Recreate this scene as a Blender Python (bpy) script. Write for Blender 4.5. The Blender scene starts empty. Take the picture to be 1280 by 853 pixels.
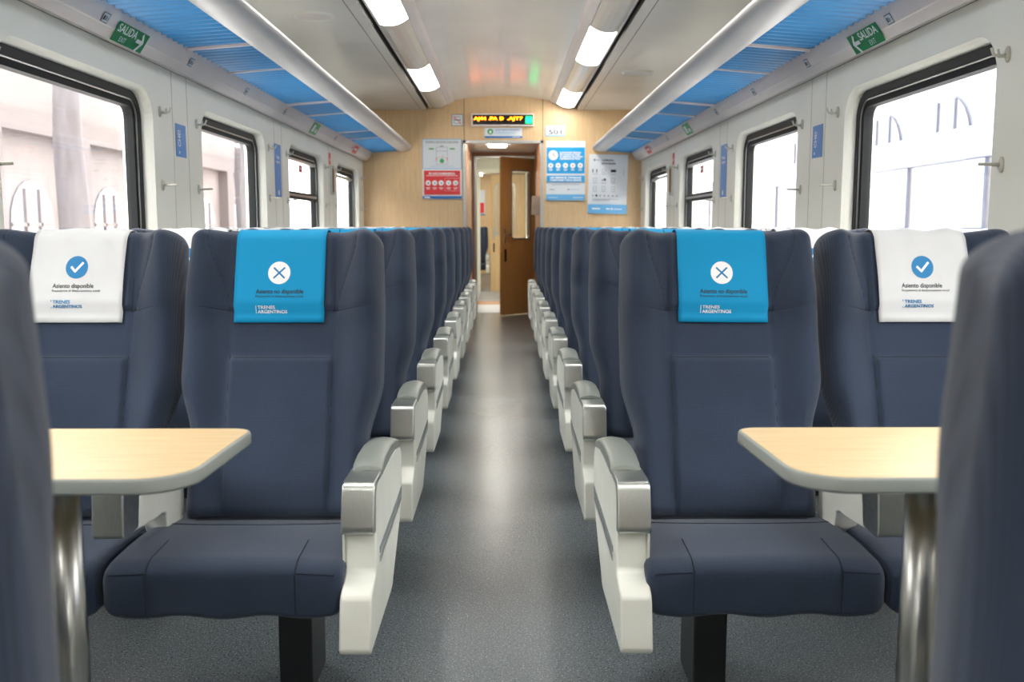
import bpy, math, random
from mathutils import Vector, Matrix
random.seed(7)
C = bpy.context.scene.collection
SC = bpy.context.scene
PI = math.pi

# ------------------------------------------------------------------ camera, sky, exposure
F_PX = 1200.0
PITCH = math.atan(143.5 / F_PX)
YAW = math.atan(10 / F_PX)
cd = bpy.data.cameras.new('camera'); cam = bpy.data.objects.new('camera', cd); C.objects.link(cam)
cam.location = (.018, 0, 1.17)
cam.rotation_euler = (PI / 2 - PITCH, 0, -YAW)
cd.sensor_width = 36; cd.lens = 36 * F_PX / 1280
cd.clip_start = .05; cd.clip_end = 200
cd.dof.use_dof = True; cd.dof.focus_distance = 3.1; cd.dof.aperture_fstop = 4.5
SC.camera = cam
SC.view_settings.view_transform = 'Standard'; SC.view_settings.look = 'None'
SC.view_settings.gamma = 1; SC.view_settings.use_curve_mapping = False
SC.view_settings.exposure = 1.0
SKY = 7.0
LAMP = 10.5
w = bpy.data.worlds.new('sky'); SC.world = w; w.use_nodes = True
bg = w.node_tree.nodes['Background']; bg.inputs[0].default_value = (1, .975, .945, 1); bg.inputs[1].default_value = SKY

# ------------------------------------------------------------------ materials
def lin(c):
    return tuple(((v / 255) / 12.92 if v / 255 <= .04045 else ((v / 255 + .055) / 1.055) ** 2.4) for v in c) + (1,)
def mat(name, rgb, rough=.5, metal=0, spec=.5, coat=0, emit=0, sheen=0):
    m = bpy.data.materials.new(name); m.use_nodes = True
    b = m.node_tree.nodes['Principled BSDF']
    b.inputs['Base Color'].default_value = lin(rgb); b.inputs['Roughness'].default_value = rough
    b.inputs['Metallic'].default_value = metal; b.inputs['Specular IOR Level'].default_value = spec
    b.inputs['Coat Weight'].default_value = coat; b.inputs['Coat Roughness'].default_value = .12
    b.inputs['Sheen Weight'].default_value = sheen
    if emit:
        b.inputs['Emission Color'].default_value = lin(rgb); b.inputs['Emission Strength'].default_value = emit
    return m
def noise_mix(m, rgb2, scale, stretch=(1, 1, 1), lo=.35, hi=.65, detail=3, bump=0, vor=False, bdist=.001):
    nt = m.node_tree; N = nt.nodes; L = nt.links; b = N['Principled BSDF']
    tc = N.new('ShaderNodeTexCoord'); mp = N.new('ShaderNodeMapping'); mp.inputs['Scale'].default_value = stretch
    L.new(tc.outputs['Object'], mp.inputs['Vector'])
    if vor:
        t = N.new('ShaderNodeTexVoronoi'); o = t.outputs['Distance']
    else:
        t = N.new('ShaderNodeTexNoise'); t.inputs['Detail'].default_value = detail; o = t.outputs['Fac']
    t.inputs['Scale'].default_value = scale; L.new(mp.outputs[0], t.inputs['Vector'])
    mr = N.new('ShaderNodeMapRange'); mr.inputs[1].default_value = lo; mr.inputs[2].default_value = hi
    L.new(o, mr.inputs[0])
    mx = N.new('ShaderNodeMix'); mx.data_type = 'RGBA'
    base = b.inputs['Base Color']
    if base.is_linked:
        src = base.links[0].from_socket; L.new(src, mx.inputs[6])
    else:
        mx.inputs[6].default_value = base.default_value
    mx.inputs[7].default_value = lin(rgb2)
    L.new(mr.outputs[0], mx.inputs[0]); L.new(mx.outputs[2], base)
    if bump:
        bp = N.new('ShaderNodeBump'); bp.inputs['Strength'].default_value = bump; bp.inputs['Distance'].default_value = bdist
        L.new(o, bp.inputs['Height']); L.new(bp.outputs[0], b.inputs['Normal'])
    return m
M = {}
M['wall'] = noise_mix(mat('wall_plastic', (238, 238, 228), .38, spec=.4), (234, 234, 223), 3)
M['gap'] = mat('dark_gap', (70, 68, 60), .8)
M['seamgrey'] = mat('seam_grey', (165, 164, 152), .7)
M['ceil'] = noise_mix(mat('ceiling_satin_white', (236, 235, 231), .2, spec=.6), (230, 229, 225), 2)
M['ceilseam'] = mat('ceiling_seam', (190, 189, 184), .6)
M['black'] = mat('black_rubber', (20, 23, 24), .6, spec=.2)
M['frameblack'] = mat('window_frame_dark', (26, 29, 30), .55, spec=.3)
M['rack'] = noise_mix(mat('rack_grey_plastic', (234, 227, 224), .42), (230, 222, 220), 4)
M['rackrail'] = noise_mix(mat('rack_rail_satin_aluminium', (205, 205, 206), .38, metal=.2), (198, 198, 200), 3)
M['blue'] = noise_mix(mat('rack_blue_sheet', (60, 148, 212), .4), (54, 141, 205), 6)
M['maple'] = noise_mix(noise_mix(mat('maple_laminate', (222, 190, 146), .42, spec=.4), (206, 170, 124), 3, (14, 14, .7), .35, .75, 4), (228, 198, 156), 30, (8, 8, .3), .4, .8, 2)
M['brown'] = noise_mix(mat('brown_laminate', (178, 128, 86), .42), (160, 112, 72), 4, (14, 14, .7), .3, .75, 4)
M['olive'] = noise_mix(mat('door_oak_laminate', (176, 138, 84), .45), (160, 122, 70), 5, (14, 14, .7), .3, .75, 4)
M['alu'] = noise_mix(mat('satin_aluminium', (190, 192, 190), .3, metal=.85), (178, 180, 178), 8, (1, 1, 30))
M['steel'] = noise_mix(mat('brushed_steel', (196, 200, 196), .36, metal=1), (178, 182, 178), 60, (30, 1, 1), .3, .7)
M['chrome'] = noise_mix(mat('brushed_steel_tube', (190, 190, 184), .3, metal=1), (160, 160, 156), 60, (1, 1, .03))
M['fabric'] = None
M['seat_edge'] = mat('seat_dark_shell', (20, 23, 28), .6)
M['stitch'] = mat('seam_stitching', (26, 31, 44), .9)
M['armwhite'] = noise_mix(mat('armrest_moulded_plastic', (228, 230, 221), .4), (222, 224, 214), 9)
M['pad'] = mat('armrest_grey_pad', (128, 134, 128), .36)
M['groove'] = mat('armrest_inlay', (120, 128, 130), .35)
M['leg'] = mat('pedestal_black', (30, 34, 38), .42)
M['table'] = noise_mix(mat('table_beech_laminate', (222, 196, 152), .38), (206, 176, 126), 5, (1.2, 22, 1), .35, .75, 4)
M['tedge'] = mat('table_edge_grey', (150, 156, 150), .33)
M['white'] = mat('white_print', (240, 241, 242), .5)
M['offwhite'] = mat('paper_white', (222, 228, 234), .4)
M['cyan'] = mat('cyan_cloth', (0, 143, 194), .7, spec=.3)
M['cloth'] = noise_mix(mat('white_cloth', (214, 216, 217), .8), (208, 210, 211), 8)
M['logo'] = mat('logo_blue', (8, 120, 176), .6)
M['logolt'] = mat('logo_light_blue', (96, 178, 220), .6)
M['ink'] = mat('ink_dark', (30, 32, 40), .6)
M['inkgrey'] = mat('ink_grey', (130, 138, 146), .6)
M['pblue'] = mat('poster_blue', (20, 158, 222), .35)
M['dblue'] = mat('poster_deep_blue', (30, 112, 188), .4)
M['signblue'] = mat('sign_blue', (36, 128, 206), .35)
M['lblue'] = mat('poster_pale_blue', (108, 182, 232), .4)
M['red'] = mat('poster_red', (226, 50, 54), .4)
M['pink'] = mat('sticker_red', (224, 96, 96), .45)
M['green'] = mat('sign_green', (0, 134, 66), .35)
M['green2'] = mat('icon_green', (66, 176, 104), .4)
M['lamp'] = mat('lamp_diffuser_lit', (255, 252, 246), .4, emit=LAMP)
M['cover'] = mat('lamp_cover_clear', (224, 222, 215), .22, coat=.2)
M['lamp2'] = mat('lamp_diffuser_dimmer', (255, 250, 240), .4, emit=11)
M['ledblack'] = mat('display_black', (24, 20, 16), .2)
M['ledorange'] = mat('display_orange', (255, 120, 10), .4, emit=6.5)
M['ledgreen'] = mat('display_green', (10, 230, 120), .4, emit=3.5)
M['ledgreend'] = mat('display_dark_green', (0, 110, 60), .4, emit=.7)
M['plate'] = mat('threshold_plate', (205, 210, 222), .35, metal=.3)
M['hook'] = mat('hook_cream_plastic', (206, 205, 192), .3)
M['facade'] = noise_mix(mat('weathered_stone', (101, 93, 92), .9), (92, 85, 84), 1.2)
M['facade2'] = mat('stone_trim', (84, 77, 77), .9)
M['facadewin'] = mat('facade_window_glass', (74, 74, 80), .3)
M['bark'] = noise_mix(mat('tree_bark', (86, 82, 86), .9), (72, 68, 70), 8, (1, 1, .2))
M['pave'] = noise_mix(mat('pale_paving', (214, 211, 208), .9), (204, 201, 198), 2)
M['train'] = mat('parked_train_paint', (84, 91, 108), .4)

# floor: dark speckled vinyl
m = mat('speckled_vinyl', (102, 109, 112), .25, spec=.5); M['floor'] = m
noise_mix(m, (92, 99, 103), 1.3, lo=.4, hi=.7)
noise_mix(m, (156, 166, 174), 210, lo=.60, hi=.70, detail=1)
noise_mix(m, (44, 49, 54), 170, (1.1, .9, 1), lo=.58, hi=.72, detail=1)
def fabric():
    m = mat('navy_seat_fabric', (66, 76, 102), .85, spec=.2, sheen=.2)
    nt = m.node_tree; N = nt.nodes; L = nt.links; b = N['Principled BSDF']
    b.inputs['Sheen Roughness'].default_value = .5
    tc = N.new('ShaderNodeTexCoord')
    waves = []
    sp = N.new('ShaderNodeSeparateXYZ'); L.new(tc.outputs['Object'], sp.inputs[0])
    ad = N.new('ShaderNodeMath'); ad.operation = 'ADD'; L.new(sp.outputs['Y'], ad.inputs[0]); L.new(sp.outputs['Z'], ad.inputs[1])
    cb = N.new('ShaderNodeCombineXYZ'); L.new(sp.outputs['X'], cb.inputs['X']); L.new(ad.outputs[0], cb.inputs['Z'])
    for ax, sc in (('X', 90), ('Z', 90)):
        wv = N.new('ShaderNodeTexWave'); wv.bands_direction = ax; wv.inputs['Scale'].default_value = sc
        wv.inputs['Distortion'].default_value = .6
        L.new(cb.outputs[0], wv.inputs['Vector']); waves.append(wv)
    mul = N.new('ShaderNodeMath'); mul.operation = 'MULTIPLY'
    L.new(waves[0].outputs['Fac'], mul.inputs[0]); L.new(waves[1].outputs['Fac'], mul.inputs[1])
    mx = N.new('ShaderNodeMix'); mx.data_type = 'RGBA'
    mx.inputs[6].default_value = lin((43, 53, 70)); mx.inputs[7].default_value = lin((58, 71, 93))
    L.new(mul.outputs[0], mx.inputs[0])
    no = N.new('ShaderNodeTexNoise'); no.inputs['Scale'].default_value = 7; no.inputs['Detail'].default_value = 3
    L.new(tc.outputs['Object'], no.inputs['Vector'])
    mr = N.new('ShaderNodeMapRange'); mr.inputs[1].default_value = .3; mr.inputs[2].default_value = .7; mr.inputs[3].default_value = .92; mr.inputs[4].default_value = 1.08
    L.new(no.outputs['Fac'], mr.inputs[0])
    hs = N.new('ShaderNodeHueSaturation'); L.new(mx.outputs[2], hs.inputs['Color']); L.new(mr.outputs[0], hs.inputs['Value'])
    L.new(hs.outputs[0], b.inputs['Base Color'])
    bp = N.new('ShaderNodeBump'); bp.inputs['Strength'].default_value = .35; bp.inputs['Distance'].default_value = .0015
    L.new(mul.outputs[0], bp.inputs['Height']); L.new(bp.outputs[0], b.inputs['Normal'])
    return m
M['fabric'] = fabric()
def glass():
    m = bpy.data.materials.new('window_glass'); m.use_nodes = True
    nt = m.node_tree; N = nt.nodes; L = nt.links; N.remove(N['Principled BSDF'])
    t = N.new('ShaderNodeBsdfTransparent'); t.inputs[0].default_value = (.94, .95, .96, 1)
    g = N.new('ShaderNodeBsdfGlossy'); g.inputs['Roughness'].default_value = .02
    d = N.new('ShaderNodeBsdfDiffuse'); d.inputs[0].default_value = (.9, .9, .92, 1)
    lwt = N.new('ShaderNodeLayerWeight'); lwt.inputs[0].default_value = .5
    pw = N.new('ShaderNodeMath'); pw.operation = 'POWER'; pw.inputs[1].default_value = 5; L.new(lwt.outputs['Facing'], pw.inputs[0])
    lw = N.new('ShaderNodeMath'); lw.operation = 'MULTIPLY_ADD'; lw.inputs[1].default_value = .9; lw.inputs[2].default_value = .05; L.new(pw.outputs[0], lw.inputs[0])
    a = N.new('ShaderNodeMixShader'); a.inputs[0].default_value = .035
    L.new(t.outputs[0], a.inputs[1]); L.new(d.outputs[0], a.inputs[2])
    b = N.new('ShaderNodeMixShader'); L.new(lw.outputs[0], b.inputs[0]); L.new(a.outputs[0], b.inputs[1]); L.new(g.outputs[0], b.inputs[2])
    L.new(b.outputs[0], N['Material Output'].inputs[0])
    return m
M['glass'] = glass()

# ------------------------------------------------------------------ mesh helpers
class MB:
    def __init__(s): s.v = []; s.f = []; s.fm = []; s.mats = []
    def mi(s, mm):
        if mm not in s.mats: s.mats.append(mm)
        return s.mats.index(mm)
    def add(s, vs, fs, mm):
        o = len(s.v); s.v += [tuple(p) for p in vs]; k = s.mi(mm)
        for f in fs: s.f.append(tuple(i + o for i in f)); s.fm.append(k)
    def box(s, a, b, mm):
        (x0, y0, z0), (x1, y1, z1) = a, b
        vs = [(x0, y0, z0), (x1, y0, z0), (x1, y1, z0), (x0, y1, z0), (x0, y0, z1), (x1, y0, z1), (x1, y1, z1), (x0, y1, z1)]
        s.add(vs, [(0, 3, 2, 1), (4, 5, 6, 7), (0, 1, 5, 4), (1, 2, 6, 5), (2, 3, 7, 6), (3, 0, 4, 7)], mm)
    def prism_x(s, prof, x0, x1, mm):           # prof: list of (y, z)
        n = len(prof); vs = [(x0, y, z) for y, z in prof] + [(x1, y, z) for y, z in prof]
        fs = [tuple(range(n))[::-1], tuple(range(n, 2 * n))] + [(i, (i + 1) % n, n + (i + 1) % n, n + i) for i in range(n)]
        s.add(vs, fs, mm)
    def prism_y(s, prof, y0, y1, mm):           # prof: list of (x, z)
        n = len(prof); vs = [(x, y0, z) for x, z in prof] + [(x, y1, z) for x, z in prof]
        fs = [tuple(range(n)), tuple(range(n, 2 * n))[::-1]] + [(i, n + i, n + (i + 1) % n, (i + 1) % n) for i in range(n)]
        s.add(vs, fs, mm)
    def prism_z(s, prof, z0, z1, mm):
        n = len(prof); vs = [(x, y, z0) for x, y in prof] + [(x, y, z1) for x, y in prof]
        fs = [tuple(range(n))[::-1], tuple(range(n, 2 * n))] + [(i, (i + 1) % n, n + (i + 1) % n, n + i) for i in range(n)]
        s.add(vs, fs, mm)
    def loops(s, loops, mm, closed=True, caps=False):
        n = len(loops[0]); vs = [p for l in loops for p in l]; fs = []
        for k in range(len(loops) - 1):
            for i in range(n if closed else n - 1):
                j = (i + 1) % n; fs.append((k * n + i, k * n + j, (k + 1) * n + j, (k + 1) * n + i))
        if caps: fs.append(tuple(range(n))[::-1]); fs.append(tuple((len(loops) - 1) * n + i for i in range(n)))
        s.add(vs, fs, mm)
    def tube(s, pts, r, mm, n=8, caps=True):
        pts = [Vector(p) for p in pts]; L = []
        for i, p in enumerate(pts):
            t = (pts[min(i + 1, len(pts) - 1)] - pts[max(i - 1, 0)]).normalized()
            a = Vector((0, 0, 1)) if abs(t.z) < .9 else Vector((1, 0, 0))
            u = t.cross(a).normalized(); v = t.cross(u); rr = r[i] if isinstance(r, (list, tuple)) else r
            L.append([tuple(p + (u * math.cos(q * 2 * PI / n) + v * math.sin(q * 2 * PI / n)) * rr) for q in range(n)])
        s.loops(L, mm, caps=caps)
    def build(s, name, parent=None, smooth=False, bevel=0, seg=2, loc=None, sub=0):
        me = bpy.data.meshes.new(name); me.from_pydata(s.v, [], s.f); me.validate()
        for k in s.mats: me.materials.append(M[k])
        if len(me.polygons) == len(s.fm):
            me.polygons.foreach_set('material_index', s.fm)
        import bmesh
        bm = bmesh.new(); bm.from_mesh(me); bmesh.ops.recalc_face_normals(bm, faces=bm.faces[:]); bm.to_mesh(me); bm.free()
        o = bpy.data.objects.new(name, me); C.objects.link(o)
        if parent: o.parent = parent
        if loc: o.location = loc
        if bevel:
            b = o.modifiers.new('bevel', 'BEVEL'); b.width = bevel; b.segments = seg; b.limit_method = 'ANGLE'; b.angle_limit = math.radians(35)
            wn = o.modifiers.new('wn', 'WEIGHTED_NORMAL'); wn.keep_sharp = True
        if sub:
            q = o.modifiers.new('sub', 'SUBSURF'); q.levels = q.render_levels = sub
        if smooth or bevel:
            me.polygons.foreach_set('use_smooth', [True] * len(me.polygons))
        return o
def tag(o, label, cat, group=None):
    o['label'] = label; o['category'] = cat
    if group: o['group'] = group
    return o
def struct(o): o['kind'] = 'structure'; return o
def empty(name, loc=(0, 0, 0), rz=0):
    o = bpy.data.objects.new(name, None); C.objects.link(o); o.location = loc; o.rotation_euler = (0, 0, rz); o.empty_display_size = .1
    return o
def dup(root, label=None):
    r = root.copy(); C.objects.link(r)
    if label: r['label'] = label
    for ch in list(root.children):
        c = ch.copy(); C.objects.link(c); c.parent = r
        for g in list(ch.children):
            d = g.copy(); C.objects.link(d); d.parent = c
    return r
def rrect(y0, y1, z0, z1, r, n=7, corner=None):
    """rounded rectangle points; with corner=(Y0,Y1,Z0,Z1) also the matching points on that outer rectangle"""
    inn, out = [], []
    for cy, cz, a0, oc in ((y1 - r, z1 - r, 0, 1), (y0 + r, z1 - r, 90, 2), (y0 + r, z0 + r, 180, 3), (y1 - r, z0 + r, 270, 4)):
        angs = [math.radians(a0 + 90 * k / n) for k in range(n + 1)]
        if corner:
            Y0, Y1, Z0, Z1 = corner
            oy = Y1 if oc in (1, 4) else Y0; oz = Z1 if oc in (1, 2) else Z0
            ac = math.atan2(oz - cz, oy - cy) % (2 * PI)
            k = min(range(1, n), key=lambda q: abs(angs[q] - ac)); angs[k] = ac
        for q, a in enumerate(angs):
            inn.append((cy + r * math.cos(a), cz + r * math.sin(a)))
            if corner:
                dy, dz = math.cos(a), math.sin(a)
                if abs(a - ac) < 1e-9: out.append((oy, oz)); continue
                ty = ((Y1 if dy > 0 else Y0) - cy) / dy if abs(dy) > 1e-6 else 1e9
                tz = ((Z1 if dz > 0 else Z0) - cz) / dz if abs(dz) > 1e-6 else 1e9
                t = min(ty, tz); out.append((cy + t * dy, cz + t * dz))
    return (inn, out) if corner else inn
_tc = {}
def text_mesh(body, size, bold=0.0, width=None):
    key = (body, size, bold, width)
    if key in _tc: return _tc[key]
    cu = bpy.data.curves.new('t', 'FONT'); cu.body = body; cu.size = size; cu.offset = bold; cu.resolution_u = 3
    ob = bpy.data.objects.new('t', cu); C.objects.link(ob)
    bpy.context.view_layer.update()
    me = bpy.data.meshes.new_from_object(ob.evaluated_get(bpy.context.evaluated_depsgraph_get()))
    vs = [(v.co.x, v.co.y) for v in me.vertices]; fs = [tuple(p.vertices) for p in me.polygons]
    bpy.data.objects.remove(ob); bpy.data.curves.remove(cu); bpy.data.meshes.remove(me)
    if vs:
        x0 = min(v[0] for v in vs); x1 = max(v[0] for v in vs); k = (width / (x1 - x0)) if width else 1
        vs = [((v[0] - x0) * k, v[1]) for v in vs]
    _tc[key] = (vs, fs); return vs, fs
class Sign:
    """flat printed sign: local X right, Z up, facing -Y; each layer a hair nearer to the viewer"""
    def __init__(s, t=.003): s.m = MB(); s.k = 0; s.t = t
    def lay(s): s.k += 1; return -s.t - .0004 * s.k
    def board(s, x0, z0, x1, z1, mm): s.m.box((x0, -s.t, z0), (x1, 0, z1), mm); return s
    def rect(s, x0, z0, x1, z1, mm, y=None):
        y = s.lay() if y is None else y
        s.m.add([(x0, y, z0), (x1, y, z0), (x1, y, z1), (x0, y, z1)], [(0, 1, 2, 3)], mm); return s
    def poly(s, pts, mm):
        y = s.lay(); s.m.add([(a, y, b) for a, b in pts], [tuple(range(len(pts)))], mm); return s
    def disc(s, x, z, r, mm, n=24): return s.poly([(x + r * math.cos(2 * PI * i / n), z + r * math.sin(2 * PI * i / n)) for i in range(n)], mm)
    def line(s, a, b, w_, mm):
        dx, dz = b[0] - a[0], b[1] - a[1]; l = math.hypot(dx, dz); nx, nz = -dz / l * w_ / 2, dx / l * w_ / 2
        return s.poly([(a[0] - nx, a[1] - nz), (b[0] - nx, b[1] - nz), (b[0] + nx, b[1] + nz), (a[0] + nx, a[1] + nz)], mm)
    def outline(s, x0, z0, x1, z1, w_, mm):
        for a, b in (((x0, z0), (x1, z0)), ((x1, z0), (x1, z1)), ((x1, z1), (x0, z1)), ((x0, z1), (x0, z0))): s.line(a, b, w_, mm)
        return s
    def text(s, body, x, z, size, mm, bold=0, width=None, center=False):
        vs, fs = text_mesh(body, size, bold, width); y = s.lay()
        ox = x - (max(v[0] for v in vs) / 2 if center else 0)
        s.m.add([(v[0] + ox, y, v[1] + z) for v in vs], fs, mm); return s
    def build(s, name, loc, rot=(0, 0, 0)):
        o = s.m.build(name); o.location = loc; o.rotation_euler = rot; return o

# ------------------------------------------------------------------ the shell
WX = 1.50; Y0, YE = -3.0, 10.5; ZC = 2.41
fl = MB(); fl.box((-1.64, Y0 - .1, -.1), (1.64, 13.05, 0), 'floor'); struct(fl.build('floor'))
WIN = [(2.95 + 1.97 * k, 4.25 + 1.97 * k) for k in range(-3, 4)]
PIL = [4.60 + 1.97 * k for k in range(-3, 3)]
WZ0, WZ1, WR = .90, 1.755, .13
for sgn, side in ((-1, 'left'), (1, 'right')):
    wm = MB()
    edges = [Y0] + PIL + [YE]
    cells = list(zip(edges[:-1], edges[1:]))
    for (ca, cb), (wa, wb) in zip(cells, WIN):
        prof = [(0, 0), (.004, .006), (.010, .014), (.016, .030), (.022, .075), (.03, .125)]
        inn0, out0 = rrect(wa, wb, WZ0, WZ1, WR, corner=(ca, cb, 0, 1.90))
        wm.loops([[(sgn * WX, a, b) for a, b in out0], [(sgn * WX, a, b) for a, b in inn0]], 'wall')
        L = []
        for ins, dx in prof:
            L.append([(sgn * (WX + dx), a, b) for a, b in rrect(wa + ins, wb - ins, WZ0 + ins, WZ1 - ins, WR - ins)])
        wm.loops(L, 'wall')
        wm.loops([L[-1], [(sgn * (WX + .125), a, b) for a, b in rrect(wa + .03, wb - .03, WZ0 + .03, WZ1 - .03, WR - .03, corner=(ca, cb, 0, 1.9))[1]]], 'wall')
    wm.box((sgn * WX, Y0, 1.9), (sgn * (WX + .125), YE, 2.75), 'wall')
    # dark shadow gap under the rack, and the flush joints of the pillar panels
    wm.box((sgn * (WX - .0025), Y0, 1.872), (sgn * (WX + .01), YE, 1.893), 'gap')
    for p in PIL:
        for d in (-.1, .11):
            wm.box((sgn * (WX - .0008), p + d - .0015, .0), (sgn * (WX + .01), p + d + .0015, 1.872), 'seamgrey')
    struct(wm.build('wall_' + side))
    # windows
    for k, (wa, wb) in enumerate(WIN):
        n = k + 1 + (7 if sgn > 0 else 0)
        f = MB(); X = WX + .045
        def ring(i0, i1, x0, x1, mm, f=f, wa=wa, wb=wb):
            lo = lambda ins, x: [(sgn * x, a, b) for a, b in rrect(wa + ins, wb - ins, WZ0 + ins, WZ1 - ins, max(WR - ins, .02))]
            f.loops([lo(i0, x1), lo(i0, x0), lo(i1, x0), lo(i1, x1), lo(i0, x1)], mm)
        ring(.015, .052, X, X + .05, 'frameblack')
        ring(.052, .058, X + .004, X + .05, 'alu')
        ring(.058, .082, X + .010, X + .05, 'black')
        hopper = k in (5,)
        if hopper:
            f.box((sgn * (X + .006), wa + .06, 1.375), (sgn * (X + .04), wb - .06, 1.43), 'frameblack')
            f.box((sgn * (X - .004), wa + .08, 1.395), (sgn * (X + .008), wb - .08, 1.41), 'alu')
            f.box((sgn * (X + .000), wa + .09, 1.655), (sgn * (X + .03), wb - .09, 1.675), 'alu')
        if k == 6:
            f.box((sgn * (X + .006), wa + .09, 1.63), (sgn * (X + .03), wb - .09, 1.655), 'alu')
        fo = f.build('window_%d' % n); struct(fo)
        g = MB(); gp = rrect(wa + .07, wb - .07, WZ0 + .07, WZ1 - .07, .07)
        g.add([(sgn * (X + .035), a, b) for a, b in gp], [tuple(range(len(gp)))], 'glass')
        g.build('pane', fo)

# ceiling: flat side panels, recess for the light strips, shallow vault in the middle
cm = MB()
def vault(x): return 2.505 + .052 * (1 - (x / .515) ** 2)
prof = [(-1.6, ZC), (-.80, ZC), (-.80, 2.47), (-.772, 2.47), (-.772, 2.52), (-.515, 2.52)] + [(-.515 + .103 * i, vault(-.515 + .103 * i)) for i in range(11)]
prof += [(-x, z) for x, z in prof[:6][::-1]]
mats = []
for i in range(len(prof) - 1):
    (xa, za), (xb, zb) = prof[i], prof[i + 1]
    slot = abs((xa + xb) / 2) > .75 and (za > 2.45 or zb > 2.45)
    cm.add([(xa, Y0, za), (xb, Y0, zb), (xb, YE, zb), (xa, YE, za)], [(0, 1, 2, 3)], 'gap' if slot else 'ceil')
rf = MB(); rf.box((-1.6, Y0, 2.75), (1.6, YE, 2.8), 'ceil'); struct(rf.build('roof'))
for s in (-1, 1):
    cm.box((s * .869, Y0, ZC - .0006), (s * .874, YE, ZC + .01), 'gap')
    for y in (.8, 2.8, 4.8, 6.75, 8.75): cm.box((s * .877, y, ZC - .0004), (s * 1.5, y + .003, ZC + .01), 'ceilseam')
for y in (.9, 2.9, 4.9, 6.9, 8.9):
    P = [(-.51 + .102 * i, vault(-.51 + .102 * i) - .0005) for i in range(11)]
    for (xa, za), (xb, zb) in zip(P[:-1], P[1:]): cm.add([(xa, y, za), (xb, y, zb), (xb, y + .003, zb), (xa, y + .003, za)], [(0, 1, 2, 3)], 'ceilseam')
c = struct(cm.build('ceiling'))
for p in c.data.polygons: p.use_smooth = False

# far end wall of maple laminate with the opening to the vestibule
OX0, OX1, OZ = -.411, .432, 2.075
em = MB()
em.box((-1.64, YE, 0), (OX0, YE + .06, 2.6), 'maple'); em.box((OX1, YE, 0), (1.64, YE + .06, 2.6), 'maple')
em.box((OX0, YE, OZ), (OX1, YE + .06, 2.6), 'maple')
for x in (-.408, .435): em.box((x - .003, YE - .0008, OZ), (x + .003, YE + .01, 2.56), 'gap')
struct(em.build('wall_far'))
tm = MB()
for x0, x1 in ((OX0 - .012, OX0 + .02), (OX1 - .02, OX1 + .012)): tm.box((x0, YE - .012, 0), (x1, YE + .08, OZ + .012), 'alu')
tm.box((OX0 - .012, YE - .012, OZ - .02), (OX1 + .012, YE + .08, OZ + .012), 'alu')
struct(tm.build('trim_1', bevel=.002))
rm = MB(); rm.box((-1.64, Y0 - .06, 0), (1.64, Y0, 2.6), 'maple'); struct(rm.build('wall_rear'))

# vestibule behind the end wall
YV = 13.05
v = MB(); v.box((-.50, YE + .06, 0), (OX0 - .001, YV, 2.3), 'brown'); struct(v.build('wall_vestibule_left'))
v = MB(); v.box((OX1 + .001, YE + .06, 0), (.52, YV, 2.3), 'brown'); struct(v.build('wall_vestibule_right'))
v = MB(); v.box((-.50, YE + .06, 2.15), (.52, YV, 2.2), 'ceil'); struct(v.build('ceiling_vestibule'))
v = MB(); v.box((-.5, YV, 0), (-.36, YV + .05, 2.3), 'brown'); v.box((.42, YV, 0), (.52, YV + .05, 2.3), 'brown'); v.box((-.36, YV, 2.1), (.42, YV + .05, 2.3), 'brown')
struct(v.build('wall_vestibule_far'))
t = MB()
t.box((-.385, YV - .02, 0), (-.345, YV + .07, 2.105), 'alu'); t.box((.40, YV - .02, 0), (.44, YV + .07, 2.105), 'alu'); t.box((-.345, YV - .02, 2.075), (.40, YV + .07, 2.105), 'alu')
struct(t.build('trim_2', bevel=.003))
L_ = MB(); L_.box((-.17, 11.15, 2.12), (.05, 11.85, 2.15), 'lamp2')
tag(L_.build('ceiling_light', bevel=.01), 'small lit rectangular lamp on the ceiling just inside the doorway', 'light')
# swinging door, ajar towards the saloon
def door_leaf(name, w_, h_, mm, loc, rz, winx=(.16, .82), wz=(.485, .92)):
    d = MB(); t_ = .035
    wx0, wx1, z0, z1 = w_ * winx[0], w_ * winx[1], h_ * wz[0], h_ * wz[1]
    for y in (0, t_):
        inn, out = rrect(wx0, wx1, z0, z1, .05, corner=(0, w_, 0, h_))
        d.loops([[(a, y, b) for a, b in out], [(a, y, b) for a, b in inn]], mm)
    inn = rrect(wx0, wx1, z0, z1, .05)
    d.loops([[(a, 0, b) for a, b in inn], [(a, t_, b) for a, b in inn]], mm)
    d.loops([[(0, 0, 0), (w_, 0, 0), (w_, 0, h_), (0, 0, h_)], [(0, t_, 0), (w_, t_, 0), (w_, t_, h_), (0, t_, h_)]], mm)
    do = d.build(name, loc=loc); do.rotation_euler.z = rz; struct(do)
    fr = MB()
    lo = lambda ins, y: [(a, y, b) for a, b in rrect(wx0 + ins, wx1 - ins, z0 + ins, z1 - ins, .05 - ins)]
    fr.loops([lo(-.012, -.006), lo(.012, -.006), lo(.012, t_ + .006), lo(-.012, t_ + .006), lo(-.012, -.006)], 'alu')
    fr.build('window_frame', do)
    g = MB(); g.add([(a, t_ / 2, b) for a, b in inn], [tuple(range(len(inn)))], 'glass'); g.build('pane', do)
    hd = MB()
    for y, s in ((0, -1), (t_, 1)):
        hd.box((w_ - .075, y, .93), (w_ - .045, y + s * .006, 1.13), 'alu'); hd.box((w_ - .065, y, 1.04), (w_ - .055, y + s * .045, 1.055), 'alu')
        hd.box((w_ - .16, y + s * .035, 1.038), (w_ - .052, y + s * .048, 1.057), 'alu')
        hd.box((w_ - .07, y, .70), (w_ - .05, y + s * .02, .86), 'black')
    hd.build('handle', do, bevel=.002)
    return do
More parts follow.
